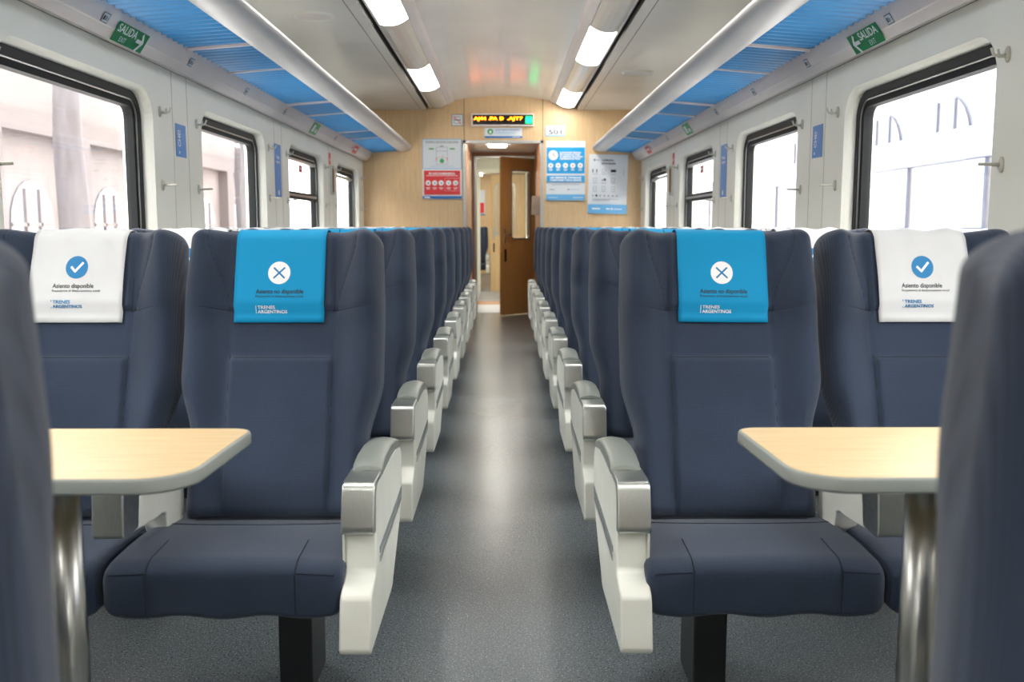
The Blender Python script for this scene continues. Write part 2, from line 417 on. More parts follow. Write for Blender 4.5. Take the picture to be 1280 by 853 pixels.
door_leaf('door_1', .63, 2.05, 'olive', (.40, 13.0, .012), math.atan2(-.45, -.43) , winx=(.14, .72))

# threshold, gangway and the next carriage
g = MB()
g.box((-.5, 13.05, -.1), (.52, 14.4, .0), 'plate'); g.box((-.5, 14.4, -.1), (.52, 15.2, -.01), 'brown')
g.box((-.5, 15.2, -.1), (.52, 17.2, .005), 'plate')
for i in range(16): g.box((-.4, 15.3 + .115 * i, .005), (.42, 15.34 + .115 * i, .012), 'alu')
struct(g.build('floor_gangway'))
g = MB(); g.box((-.62, 13.1, -.1), (-.5, 17.0, 2.4), 'wall'); struct(g.build('wall_gangway_left'))
g = MB(); g.box((.52, 13.1, -.1), (.64, 17.0, 2.4), 'wall'); struct(g.build('wall_gangway_right'))
g = MB(); g.box((-.62, 13.1, 2.3), (.64, 17.0, 2.4), 'wall'); struct(g.build('ceiling_gangway'))
g = MB(); g.box((-.2, 14.3, 2.27), (.25, 15.3, 2.3), 'lamp2'); tag(g.build('ceiling_light', bevel=.01), 'lit lamp in the passage between the two carriages', 'light')
g = MB(); g.box((-1.5, 17.0, 0), (-.45, 17.06, 2.6), 'maple'); g.box((.46, 17.0, 0), (1.5, 17.06, 2.6), 'maple'); g.box((-.45, 17.0, 2.15), (.46, 17.06, 2.6), 'wall')
struct(g.build('wall_next_carriage'))
g = MB()
g.box((-.47, 16.95, 0), (-.40, 17.1, 2.17), 'wall'); g.box((.40, 16.95, 0), (.47, 17.1, 2.17), 'wall'); g.box((-.40, 16.95, 2.1), (.40, 17.1, 2.17), 'wall')
struct(g.build('trim_3', bevel=.004))
door_leaf('door_2', .62, 2.06, 'maple', (.40, 17.12, .012), math.radians(180 - 8), winx=(.3, .86))
g = MB(); g.box((-1.6, 17.1, -.1), (1.6, 24, 0), 'floor'); struct(g.build('floor_next_carriage'))
g = MB(); g.box((-1.6, 17.1, 2.41), (1.6, 24, 2.5), 'ceil'); struct(g.build('ceiling_next_carriage'))
g = MB(); g.box((-1.6, 17.1, 0), (-1.5, 24, 2.41), 'wall'); struct(g.build('wall_next_left'))
g = MB(); g.box((1.5, 17.1, 0), (1.6, 24, 2.41), 'wall'); struct(g.build('wall_next_right'))
g = MB(); g.box((-1.6, 24, 0), (1.6, 24.1, 2.5), 'maple'); struct(g.build('wall_next_far'))
for i in range(4):
    g = MB(); y = 17.9 + 1.5 * i; g.box((-.75, y, 2.36), (-.5, y + .75, 2.41), 'lamp2')
    tag(g.build('ceiling_light', bevel=.01), 'lit ceiling lamp seen through the open door in the next carriage', 'light', 'ceiling lamps of the next carriage')
s = Sign(); s.board(-.21, -.31, .21, .31, 'offwhite'); s.rect(-.19, -.26, .19, .0, 'red'); s.rect(-.21, -.31, .21, -.28, 'dblue')
tag(s.build('notice_poster', (-.66, 23.99, 1.75)), 'red and white poster on far wall of next carriage, glimpsed past the open door', 'poster')

# ------------------------------------------------------------------ luggage racks
JO = [2.45, 3.1, 4.42, 5.07, 6.4, 7.02, 8.28, 8.9]
for sgn, side in ((-1, 'left'), (1, 'right')):
    r = empty('luggage_rack', (sgn * 1.3, 4, 1.9)); tag(r, '%s overhead luggage rack with blue ribbed underside above the windows' % side, 'luggage rack', )
    inv = Vector(r.location)
    def mk(mb, name, **k):
        mb.v = [(a - inv.x, b - inv.y, c_ - inv.z) for a, b, c_ in mb.v]
        return mb.build(name, r, **k)
    b = MB()                                   # slanted fascia with a shallow ridge
    pf = [(1.478, 1.872), (1.466, 1.868), (1.447, 1.878), (1.432, 1.897), (1.427, 1.898), (1.408, 1.930), (1.395, 1.9575), (1.395, 1.985), (1.498, 1.985), (1.498, 1.872)]
    b.prism_y([(sgn * x, z) for x, z in pf], Y0, YE - .002, 'rack'); mk(b, 'fascia', bevel=.003)
    b = MB(); N_ = 8; per = .068; n = int((YE - Y0) / per * N_)
    A, B = [], []
    for i in range(n + 1):
        y = Y0 + i * per / N_; z = .0085 * math.cos(2 * PI * i / N_)
        A.append((sgn * 1.43, min(y, YE - .003), 1.962 + z)); B.append((sgn * 1.10, min(y, YE - .003), 1.985 + z))
    b.loops([A, B], 'blue', closed=False); mk(b, 'ribbed_panel', smooth=True)
    for y in JO:
        b = MB(); b.prism_y([(sgn * 1.394, 1.9490), (sgn * 1.11, 1.9725), (sgn * 1.11, 1.985), (sgn * 1.394, 1.961)], y, y + .014, 'rack')
        mk(b, 'joint_strip')
    b = MB()
    P = [(1.112, 1.972), (1.075, 1.968), (1.03, 1.972), (.995, 1.982), (.975, 1.998), (.968, 2.016), (.972, 2.030), (.985, 2.036), (1.10, 2.030), (1.498, 2.030), (1.498, 2.018), (1.112, 2.018)]
    b.prism_y([(sgn * x, z) for x, z in P], Y0, 6.62, 'rackrail'); b.prism_y([(sgn * x, z) for x, z in P], 6.624, YE - .002, 'rackrail')
    mk(b, 'front_rail', bevel=.004)
    # sign and number stickers on the slanted fascia; local frame: right along the wall, up the slope
    p0, p1 = Vector((sgn * 1.408, 0, 1.897)), Vector((sgn * 1.372, 0, 1.930))
    pl0, pl1 = Vector((sgn * 1.447, 0, 1.878)), Vector((sgn * 1.403, 0, 1.945))
    up = (pl1 - pl0).normalized(); right = Vector((0, -sgn, 0)); out = right.cross(up)   # towards the aisle
    def place(o, y, off=.0012, mid=.5, xo=0):
        c_ = pl0.lerp(pl1, mid) + Vector((0, y, 0)); R3 = Matrix((right, -out, up)).transposed()
        o.matrix_world = Matrix.Translation(c_ + out * off) @ R3.to_4x4()
    s = Sign(.001); s.board(-.15, -.040, .15, .040, 'green')
    a = 1 if sgn < 0 else -1
    s.text('SALIDA', -.135 if a > 0 else -.045, .002, .046, 'white', .001, .18); s.text('EXIT', -.085 if a > 0 else .02, -.032, .030, 'white', .0002, .06)
    bx = .10 * a
    s.line((bx - .045 * a, .0), (bx + .01 * a, -.0), .016, 'white'); s.line((bx - .012 * a, .034), (bx + .018 * a, -.002), .014, 'white'); s.line((bx - .022 * a, -.042), (bx + .018 * a, .003), .014, 'white')
    o = s.build('exit_sign', (0, 0, 0)); place(o, 3.84, .008, .32)
    tag(o, 'green SALIDA EXIT sticker with white arrow on the %s luggage rack fascia' % side, 'sign')
    for i in range(7):
        s = Sign(.0006); s.board(-.028, -.02, .028, .02, 'inkgrey'); s.rect(-.024, -.016, .024, .016, 'lblue' if False else 'offwhite')
        s.rect(-.018, -.010, -.008, .008, 'ink'); s.rect(-.004, -.010, .004, .008, 'inkgrey'); s.text('%d' % (2 * i + 11), .006, -.008, .018, 'ink', .0004)
        o = s.build('seat_number_plate', (0, 0, 0)); place(o, 3.58 + .95 * i, .007, .62)
        tag(o, 'small grey seat number sticker on the %s rack fascia, %s from the camera' % (side, ('nearest', 'second', 'third', 'fourth', 'fifth', 'sixth', 'farthest')[i]), 'sticker', 'seat number stickers on the %s rack' % side)
    s = Sign(.001); s.board(-.12, -.045, .12, .045, 'green2'); s.rect(-.09, -.03, -.01, .03, 'white'); s.rect(.02, -.03, .09, .0, 'offwhite')
    o = s.build('safety_sticker', (0, 0, 0)); place(o, 7.45, .009); tag(o, 'small green and white safety sticker far along the %s rack fascia' % side, 'sticker')
    s = Sign(.001); s.board(-.12, -.04, .12, .04, 'pink'); s.rect(-.08, -.006, .08, .012, 'white')
    o = s.build('safety_sticker', (0, 0, 0)); place(o, 9.45, .009); tag(o, 'small red sticker at the far end of the %s rack fascia' % side, 'sticker')

# ------------------------------------------------------------------ ceiling light strips
LIT = {-1: [(-1.1, .2), (1.9, 3.2), (4.9, 6.22), (7.95, 9.15)], 1: [(-2.5, -1.2), (.45, 1.75), (3.5, 4.75), (6.45, 7.72), (9.3, 10.38)]}
for sgn, side in ((-1, 'left'), (1, 'right')):
    r = empty('light_strip', (sgn * .64, 4, 2.45)); tag(r, 'long %s ceiling light strip with lit white diffusers between clear covers' % side, 'light')
    inv = Vector(r.location)
    P = [(.768, 2.430), (.73, 2.421), (.69, 2.420), (.65, 2.427), (.615, 2.442), (.585, 2.462)]
    hous = [(.770, 2.519), (.775, 2.428), (.768, 2.4275)] + [(x, z + .006) for x, z in P[1:5]] + [(.585, 2.466), (.578, 2.463), (.53, 2.487), (.512, 2.502), (.512, 2.519)]
    b = MB(); b.prism_y([(sgn * x, z) for x, z in hous], Y0, YE - .004, 'rack')
    b.v = [(a - inv.x, q - inv.y, c_ - inv.z) for a, q, c_ in b.v]; b.build('housing', r)
    segs = []; prev = Y0
    for a, q in LIT[sgn]:
        segs.append((prev, a, False)); segs.append((a, q, True)); prev = q
    if prev < YE - .1: segs.append((prev, YE - .006, False))
    for a, q, lit in segs:
        b = MB(); pr = [(x, z) for x, z in P] + [(x, z + .005) for x, z in P[::-1]]
        if lit: pr = [(x, z) for x, z in pr]
        b.prism_y([(sgn * x, z) for x, z in pr], a + .004, q - .004, 'lamp' if lit else 'cover')
        b.v = [(x - inv.x, y - inv.y, z - inv.z) for x, y, z in b.v]
        b.build('lit_diffuser' if lit else 'cover_panel', r, smooth=False)
for sgn, y, side in ((-1, 5.9, 'left'), (1, 8.0, 'right')):
    b = MB(); cx = 1.11
    for r0, r1, z0, z1, mm in ((.135, .115, ZC, ZC - .010, 'wall'), (.115, .105, ZC - .010, ZC - .002, 'wall'), (.105, .0001, ZC - .003, ZC - .003, 'rack')):
        b.loops([[(r0 * math.cos(2 * PI * i / 40), r0 * math.sin(2 * PI * i / 40), z0 - ZC) for i in range(40)], [(r1 * math.cos(2 * PI * i / 40), r1 * math.sin(2 * PI * i / 40), z1 - ZC) for i in range(40)]], mm)
    tag(b.build('ceiling_speaker', loc=(sgn * cx, y, ZC)), 'round white flush speaker grille in the %s ceiling panel' % side, 'speaker')

# ------------------------------------------------------------------ double seat
SL = .79; LEAN = math.atan2(.25, .75)
def smooth(a, b, x):
    t = max(0, min(1, (x - a) / (b - a))); return t * t * (3 - 2 * t)
def halfw(s):
    z = .40 + s * math.cos(LEAN)
    w_ = .236 + .034 * smooth(.60, .76, z)
    w_ -= .010 * smooth(.90, 1.15, z)
    rc = .045
    if s > SL - rc: w_ -= rc * (1 - math.sqrt(max(0, 1 - ((s - SL + rc) / rc) ** 2)))
    return w_
def nfront(x, s):
    z = .40 + s * math.cos(LEAN); ax = abs(x)
    A = .030 + .012 * smooth(.55, .8, z) + .030 * smooth(.86, 1.0, z)
    inner = .135 + .0 * z; outer = .225
    n = .045 + A * smooth(inner, outer, ax)
    if ax < .15:
        e = smooth(.15, .125, ax)
        n += e * (.016 * smooth(.812, .798, z) * smooth(.40, .5, z) + .012 * smooth(.922, .94, z))
    # stitched grooves
    def gr(d, wd=.006, dep=.004): return -dep * max(0, 1 - abs(d) / wd)
    n += gr(ax - .137)
    n += gr(z - .930)
    if z > .93: n += gr(ax - (.145 + .055 * smooth(.93, 1.12, z)))
    return n
def seat_pos(x, s, n):        # point on the leaning backrest
    y = 2.455 + s * math.sin(LEAN) - n * math.cos(LEAN); z = .40 + s * math.cos(LEAN) + n * math.sin(LEAN)
    return (x, y, z)
def gfun(d, r): return math.sqrt(max(0, 1 - (1 - min(max(d, 0) / r, 1)) ** 2))
def seat_surface(x, s, front=True):
    w_ = halfw(s); d = min(w_ - abs(x), 1); g = gfun(d, .045) * gfun(SL - s, .040) * gfun(s, .04)
    return nfront(x, s) * g if front else -.055 * g
def backrest(cx, parent):
    b = MB(); NX, NS = 90, 120
    xs = [math.sin(PI / 2 * (2 * i / NX - 1)) * .6 + (2 * i / NX - 1) * .4 for i in range(NX + 1)]
    ss = [SL * ((1 - math.cos(PI * k / NS)) / 2 * .5 + .5 * k / NS) for k in range(NS + 1)]
    F = [[seat_pos(u * halfw(s), s, seat_surface(u * halfw(s), s)) for u in xs] for s in ss]
    B = [[seat_pos(u * halfw(s), s, seat_surface(u * halfw(s), s, False)) for u in xs] for s in ss]
    b.loops([[(p[0] + cx, p[1], p[2]) for p in r_ + q[::-1]] for r_, q in zip(F, B)], 'fabric', caps=True)
    o = b.build('backrest', parent, smooth=True)
    # stitching lines
    st = MB()
    def line(fn, n=26):
        pts = []
        for i in range(n + 1):
            x, z = fn(i / n); s = (z - .40) / math.cos(LEAN); p = seat_pos(x, s, seat_surface(x, s) + .0002); pts.append((p[0] + cx, p[1], p[2]))
        st.tube(pts, .0013, 'stitch', 5)
    for sg in (-1, 1):
        line(lambda t: (sg * .137, .42 + t * .74), 60)
        line(lambda t: (sg * (.145 + .055 * smooth(.93, 1.12, .93 + .21 * t)), .93 + .21 * t), 24)
    line(lambda t: (-.235 + .47 * t, .930), 40)
    line(lambda t: (-.135 + .27 * t, .806), 20)
    st.build('stitching', o)
    return o
def cushion(cx, parent):
    b = MB(); NX = 60; W = .268; L = []
    def prof(xn):                      # closed loop in (y,z) for x = cx + xn*W
        k = gfun((1 - abs(xn)) * W, .030)
        cr = .010 * (1 - xn * xn)
        fy = 2.050 - .006 * (1 - xn * xn); top = .424 + cr; bot = .302 - .004 * math.cos(xn * 9)
        pts = [(2.50, bot + .03), (2.50, .410), (2.42, .416), (2.36, .421 + cr * .6), (2.28, .426 + cr), (2.20, .428 + cr)]
        for q in range(10):
            a = PI / 2 + PI / 2 * q / 9
            pts.append((fy + .055 + .055 * math.cos(a), top - .040 + .040 * math.sin(a) ** .8))
        pts += [(fy - .001, .36), (fy + .001, .335)]
        for q in range(6):
            a = PI + PI / 2 * q / 5
            pts.append((fy + .02 + .02 * math.cos(a), bot + .018 + .018 * math.sin(a)))
        pts += [(2.25, bot), (2.4, bot + .01)]
        cy, cz = 2.27, .365
        return [(y if y > 2.45 else cy + (y - cy) * (.90 + .10 * k), cz + (z - cz) * (.62 + .38 * k)) for y, z in pts]
    us = [math.sin(PI / 2 * (2 * i / NX - 1)) for i in range(NX + 1)]
    for u in us:
        L.append([(cx + u * W, y, z) for y, z in prof(u)])
    b.loops(L, 'fabric', caps=True)
    o = b.build('seat_cushion', parent, smooth=True)
    st = MB()
    def pnt(x, i, f):
        P = prof(x / W); (ya, za), (yb, zb) = P[i], P[i + 1]; return (cx + x, ya + (yb - ya) * f, za + (zb - za) * f)
    for sg in (-1, 1):
        pts = [pnt(sg * .165, i, f) for i in range(5, 19) for f in (0, .5)]
        st.tube([(x, y - .002, z + .0005) for x, y, z in pts], .0014, 'stitch', 5)
        st.tube([(cx + sg * q, prof(q / W)[13][0] - .001, prof(q / W)[13][1]) for q in (.168, .19, .21, .235, .25)], .0014, 'stitch', 5)
    st.tube([(cx + u * .25, 2.37 - .045 * (1 - u * u), .4215 + .0098 * (1 - u * u)) for u in [i / 12 - 1 for i in range(25)]], .0013, 'stitch', 5)
    st.build('stitching', o)
    return o
def arm_aisle(xi, xo, parent):          # xi: seat side, xo: aisle side
    s = 1 if xo > xi else -1
    b = MB()
    P = [(2.005, .238), (1.998, .250), (2.022, .352), (2.034, .366), (2.098, .388), (2.108, .402), (2.125, .57), (2.15, .584), (2.25, .584), (2.40, .586), (2.58, .575), (2.64, .556), (2.668, .525), (2.655, .44), (2.60, .36), (2.44, .262), (2.41, .240), (2.38, .236)]
    b.prism_x(P, xi, xo, 'armwhite'); o = b.build('armrest', parent, bevel=.006, seg=3)
    b = MB(); e = .007
    b.prism_x([(2.092, .490), (2.096, .480), (2.112, .480), (2.112, .40)][:3] + [(2.24, .484), (2.262, .592), (2.138, .5935), (2.122, .588), (2.114, .576), (2.092, .500)], xi - s * e, xo - s * .001, 'steel')
    b.build('steel_cap', o, bevel=.005, seg=3)
    b = MB()
    top = [(2.232, .588), (2.236, .600), (2.26, .609), (2.32, .616), (2.42, .616), (2.52, .606), (2.60, .588), (2.635, .568), (2.62, .560), (2.5, .580), (2.4, .584)]
    xs = [(xi - s * .001, 0), (xi + s * .006, .005), (xi + s * .02, .009), ((xi + xo) / 2, .011), (xo - s * .02, .009), (xo - s * .006, .005), (xo + s * .001, 0)]
    b.loops([[(x, y, z + (h if k < 8 else 0) - .006 * (k < 8)) for k, (y, z) in enumerate(top)] for x, h in xs], 'pad', caps=True)
    b.build('arm_pad', o, smooth=False, bevel=.002)
    b = MB()
    for dz in (0, .020): b.prism_x([(2.17, .392 + dz), (2.17, .407 + dz), (2.640, .423 + dz), (2.634, .406 + dz)], xo - s * .004, xo + s * .0015, 'groove' if dz else 'alu')
    b.build('side_inlay', o)
    b = MB(); b.prism_x([(2.11, .41), (2.11, .475), (2.30, .475), (2.30, .41)], xi - s * .006, xi, 'armwhite'); b.tube([(xi - s * .008, 2.13, .565), (xi, 2.13, .565)], .006, 'steel', 10)
    b.build('button_plate', o, bevel=.001)
def arm_middle(cx, parent):
    b = MB(); x0, x1 = cx - .030, cx + .030
    P = [(2.07, .582), (2.07, .492), (2.09, .484), (2.18, .476), (2.26, .470), (2.30, .470), (2.322, .462), (2.33, .425), (2.345, .402), (2.43, .400), (2.455, .43), (2.46, .60), (2.42, .615), (2.2, .60)]
    b.prism_x(P, x0, x1, 'armwhite'); o = b.build('armrest', parent, bevel=.005, seg=3)
    b = MB(); b.prism_x([(2.04, .500), (2.046, .488), (2.06, .485), (2.13, .487), (2.15, .592), (2.06, .594), (2.048, .588)], x0 - .005, x1 + .005, 'steel'); b.build('steel_cap', o, bevel=.005, seg=3)
    b = MB()
    b.prism_x([(2.13, .588), (2.14, .606), (2.25, .614), (2.38, .614), (2.43, .600), (2.4, .59)], x0 - .002, x1 + .002, 'pad'); b.build('arm_pad', o, bevel=.006, seg=3)
def double_seat(sgn, ca, cw):
    """pair of seats on one pedestal frame. ca/cw: centre x of aisle and window seat"""
    r = empty('double_seat', (0, 2.3, 0))
    col = empty('tmp')
    backrest(ca, r); backrest(cw, r); cushion(ca + (-.032 if sgn < 0 else .002), r); cushion(cw + (-.032 if sgn < 0 else .002), r)
    arm_aisle(sgn * .343, sgn * .2725, r); arm_middle((ca + cw) / 2, r)
    lx = sgn * .505 if sgn < 0 else .5355
    b = MB()
    for x in (lx, sgn * 1.30):
        b = MB(); b.prism_x([(2.30, 0), (2.30, .275), (2.26, .295), (2.26, .305), (2.48, .305), (2.475, 0)], x - .042, x + .042, 'leg'); b.build('pedestal', r, bevel=.006)
    b = MB(); xa, xb = sorted((ca - sgn * .22, cw + sgn * .22))
    b.box((xa, 2.24, .283), (xb, 2.34, .315), 'leg'); b.box((xa, 2.40, .29), (xb, 2.46, .36), 'leg')
    for c_ in (ca, cw): b.box((c_ - .2, 2.40, .30), (c_ + .2, 2.50, .42), 'leg')
    b.build('seat_frame', r, bevel=.003)
    bpy.data.objects.remove(col)
    for o in r.children: o.location = (0, -2.3, 0)
    return r
SEATX = {-1: (-.577, -1.122), 1: (.602, 1.147)}
ORD = ['first', 'second', 'third', 'fourth', 'fifth', 'sixth', 'seventh', 'eighth', 'ninth']
PITCHY = .95
def make_cover(kind, tilt=0):
    """cloth draped over the top of a backrest, printed; local origin: seat centre, row datum"""
    W = .121 if kind == 'x' else .1255
    cl = 'cyan' if kind == 'x' else 'cloth'
    off = .006
    path = []
    s0 = (.897 - .40) / math.cos(LEAN)
    n = 26
    for i in range(n + 1):
        s = s0 + (SL - s0) * math.sin(PI / 2 * i / n); path.append((s, True))
    for i in range(n, -1, -1):
        s = s0 + .06 + (SL - s0 - .06) * math.sin(PI / 2 * i / n); path.append((s, False))
    NXc = 20; L = []
    base = []
    for s, fr in path:
        nn = (nfront(0, s) * gfun(SL - s, .040)) if fr else -.055 * gfun(SL - s, .040)
        base.append(seat_pos(0, s, nn))
    def normal(k):
        a = Vector(base[max(k - 1, 0)]); c_ = Vector(base[min(k + 1, len(base) - 1)]); t = (c_ - a).normalized()
        return Vector((0, -t.z, t.y))
    for k, p in enumerate(base):
        nv = normal(k); row = []
        for i in range(NXc + 1):
            u = 2 * i / NXc - 1
            wob = 0
            if kind == 'v':
                z = p[2]; fd = smooth(1.06, 1.15, z) + .0; ed = smooth(.55, 1, abs(u)); wob = .0018 * math.sin(8 * u + 24 * z) * fd + .0025 * math.sin(5 * u * u + 30 * z + u * 3) * max(fd, ed) + .002
            q = Vector((u * W, p[1], p[2])) + nv * (off + wob)
            row.append(tuple(q))
        L.append(row)
    b = MB(); b.loops(L, cl, closed=False)
    o = b.build('headrest_cover', smooth=True)
    so = o.modifiers.new('solid', 'SOLIDIFY'); so.thickness = .0016; so.offset = 0
    # print, projected on the front of the cloth
    S = Sign(0); S0 = Sign(0)
    dx = -.002
    if kind == 'x':
        S0.disc(dx, .0, .030, 'white', 32); S0.line((dx - .015, -.014), (dx + .015, .014), .0045, 'logo'); S0.line((dx - .015, .014), (dx + .015, -.014), .0045, 'logo')
        S.text('Asiento no disponible', -.063, -.0545, .0165, 'ink', .0003, .128)
        S.text('Respetemos el distanciamiento social', -.063, -.0645, .0085, 'ink', .00005, .128)
        tx, wm_ = -.062, 'white'
    else:
        S0.disc(dx, .0, .030, 'logo', 32); S0.line((dx - .0155, .002), (dx - .003, -.012), .006, 'white'); S0.line((dx - .0055, -.0125), (dx + .017, .013), .006, 'white')
        S.text('Asiento disponible', -.063, -.0545, .0165, 'ink', .0003, .110)
        S.text('Respetemos el distanciamiento social', -.063, -.0645, .0085, 'ink', .00005, .128)
        tx, wm_ = -.064, 'logo'
    S.rect(tx, -.108, tx + .0018, -.086, wm_)
    S.text('TRENES', tx + .005, -.0955, .0125, wm_, .0003, .047); S.text('ARGENTINOS', tx + .005, -.1075, .0125, wm_, .0003, .079)
    for mb, nm_ in ((S.m, 'lettering'), (S0.m, 'badge')):
      nv = []
      zc = 1.045 if kind == 'x' else 1.06
      for x, y, z in mb.v:
          Z = zc + z; s = (Z - .40 - .05 * math.sin(LEAN)) / math.cos(LEAN)
          # nearest point on the cloth path
          u = max(-1, min(1, x / W))
          best = min(range(n), key=lambda k: abs(L[k][0][2] - Z))
          k = best if L[best][0][2] <= Z or best == 0 else best - 1
          za, zb = L[k][0][2], L[k + 1][0][2]; f = (Z - za) / (zb - za)
          iu = (u + 1) / 2 * NXc; ii = min(int(iu), NXc - 1); fu = iu - ii
          Y = (L[k][ii][1] * (1 - fu) + L[k][ii + 1][1] * fu) * (1 - f) + (L[k + 1][ii][1] * (1 - fu) + L[k + 1][ii + 1][1] * fu) * f
          nv.append((x, Y - .0012 + y * .7, Z))
      mb.v = nv
      mb.build(nm_, o)
    return o
proto = {}
for sgn, side in ((-1, 'left'), (1, 'right')):
    ca, cw = SEATX[sgn]
    p = double_seat(sgn, ca, cw)
    for i in range(9):
        o = p if i == 0 else dup(p)
        o.location.y = 2.3 + PITCHY * i
        d = 'behind the table' if i == 0 else 'by the end wall' if i == 8 else 'from the table'
        tag(o, 'navy fabric double seat, %s of the aisle, %s row %s' % (side, ORD[i], d), 'seat', 'double seats in rows along the aisle')
    # the pair in front of the table, turned round: its back is towards the camera
    o = dup(double_seat(-sgn, -ca, -cw) if False else p)
    o.location = (0, .68 + .35, 0)
    o.rotation_euler = (0, 0, PI)
    proto[sgn] = (p, o)
# turned seats: a half-turn swaps sides, so the left pair comes from the right prototype and vice versa
for sgn, side in ((-1, 'left'), (1, 'right')):
    o = proto[-sgn][1]
    tag(o, 'blurred navy double seat in the foreground %s, its back to the camera' % side, 'seat', 'foreground seats with their backs to the camera')
    o.location = (.008 if sgn < 0 else .041, .845, 0)
    for ch in o.children:            # these two stand more upright
        if ch.name.startswith('backrest'):
            ph = .28; py, pz = .155, .40
            ch.rotation_euler.x = ph
            ry, rz_ = py * math.cos(ph) - pz * math.sin(ph), py * math.sin(ph) + pz * math.cos(ph)
            # mesh is stored with the row datum 2.3 m ahead of the part's origin
            P0 = Vector((0, 2.3 + py, pz)); RM = Matrix.Rotation(ph, 3, 'X')
            ch.location = Vector((0, py, pz - .018)) - RM @ P0
o = dup(proto[-1][0]); o.location = (0, 19.6, 0); tag(o, 'dark seat pair of the next carriage, seen through the far open door', 'seat')

# head covers
pc = {}
for kind in ('x', 'v'): pc[kind] = make_cover(kind)
used = set()
SH = {(-1, 0, 'x'): (0, 0), (-1, 0, 'v'): (.012, .0), (1, 0, 'x'): (.020, -.012), (1, 0, 'v'): (-.018, 0)}
for sgn, side in ((-1, 'left'), (1, 'right')):
    for i in range(9):
        for kind, cx in (('x', SEATX[sgn][0]), ('v', SEATX[sgn][1])):
            src = pc[kind]
            if kind in used: o = dup(src)
            else: o = src; used.add(kind)
            o.location = (cx - (.010 if sgn < 0 else -.010), PITCHY * i, 0)
            nm = 'bright blue headrest cover' if kind == 'x' else 'white headrest cover'
            pos = 'aisle' if kind == 'x' else 'window'
            tag(o, '%s on the %s seat, %s of aisle, %s row from the table' % (nm, pos, side, ORD[i]), 'headrest cover', 'blue headrest covers on aisle seats' if kind == 'x' else 'white headrest covers on window seats')
            if i == 0 and sgn > 0 and kind == 'x': o.rotation_euler.y = .010; o.location.x -= .012

# ------------------------------------------------------------------ tables
for sgn, side in ((-1, 'left'), (1, 'right')):
    r = empty('table', (sgn * .9, 1.7, 0)); tag(r, 'light wood table with grey rounded edge on a steel post, %s of the aisle' % side, 'table', 'tables between the facing seats')
    def outline(gr):
        x0 = .478 - gr; x1 = 1.46; ya, yb = 1.49 - gr, 1.885 + gr; pts = []
        for cx, cy, a0, rr in ((x0 + .10 + gr, ya + .10 + gr, 180, .10 + gr), ):
            pass
        rn, rf = .095 + gr, .04 + gr
        for k in range(9): a = math.radians(180 + 90 * k / 8); pts.append((x0 + .010 + rn + rn * math.cos(a), ya + rn + rn * math.sin(a)))
        pts.append((x1, ya)); pts.append((x1, yb))
        for k in range(7): a = math.radians(90 + 90 * k / 6); pts.append((x0 + rf + rf * math.cos(a), yb - rf + rf * math.sin(a)))
        return pts
    b = MB(); b.prism_z([(sgn * x - sgn * .9, y - 1.7) for x, y in outline(-.006)], .745, .7706, 'table'); b.build('tabletop', r)
    b = MB(); O, I = outline(0), outline(-.0065)
    P_ = lambda pts, z: [(sgn * (x - .9), y - 1.7, z) for x, y in pts]
    b.loops([P_(O, .748), P_(O, .766), P_(outline(-.002), .7695), P_(I, .7702), P_(I, .745), P_(outline(-.003), .744), P_(O, .748)], 'tedge'); b.build('edge_band', r, smooth=True)
    b = MB(); n = 40; cx = sgn * (.785 - .9)
    b.loops([[(cx + rr * math.cos(2 * PI * k / n), rr * math.sin(2 * PI * k / n), z) for k in range(n)] for rr, z in ((.0335, .012), (.0335, .735))], 'chrome', caps=True)
    b.build('post', r, smooth=True)
    b = MB(); b.loops([[(cx + rr * math.cos(2 * PI * k / n), rr * math.sin(2 * PI * k / n), z) for k in range(n)] for rr, z in ((.09, 0), (.09, .008), (.05, .016), (.034, .02))], 'steel', caps=True)
    b.loops([[(cx + rr * math.cos(2 * PI * k / n), rr * math.sin(2 * PI * k / n), z) for k in range(n)] for rr, z in ((.034, .725), (.075, .738), (.075, .745))], 'steel', caps=True)
    b.build('flange', r)

# ------------------------------------------------------------------ hooks, small signs on the side walls
def hook_upper():
    b = MB(); n = 16
    b.loops([[(-d, rr * .8 * math.cos(2 * PI * k / n), rr * 1.5 * math.sin(2 * PI * k / n)) for k in range(n)] for rr, d in ((.016, 0), (.016, .005), (.011, .009), (.0001, .010))], 'hook')
    b.tube([(-.006, 0, -.004), (-.03, 0, -.006), (-.045, 0, .0), (-.052, 0, .018)], [.006, .005, .0045, .004], 'hook')
    b.tube([(-.025, 0, -.006), (-.030, 0, .0), (-.032, 0, .014)], [.0045, .004, .0035], 'hook')
    return b.build('coat_hook', smooth=True)
def hook_lower():
    b = MB(); n = 16
    b.loops([[(-d, rr * .8 * math.cos(2 * PI * k / n), rr * 1.5 * math.sin(2 * PI * k / n)) for k in range(n)] for rr, d in ((.016, 0), (.016, .005), (.011, .009), (.0001, .010))], 'hook')
    b.tube([(-.006, 0, 0), (-.04, 0, .001), (-.07, 0, .002)], [.006, .005, .0045], 'hook')
    return b.build('curtain_peg', smooth=True)
hu, hl = hook_upper(), hook_lower(); first = {'u': True, 'l': True}
PN = ['nearest pillar', 'pillar after first window', 'pillar after second window', 'pillar after third window', 'corner at end wall']
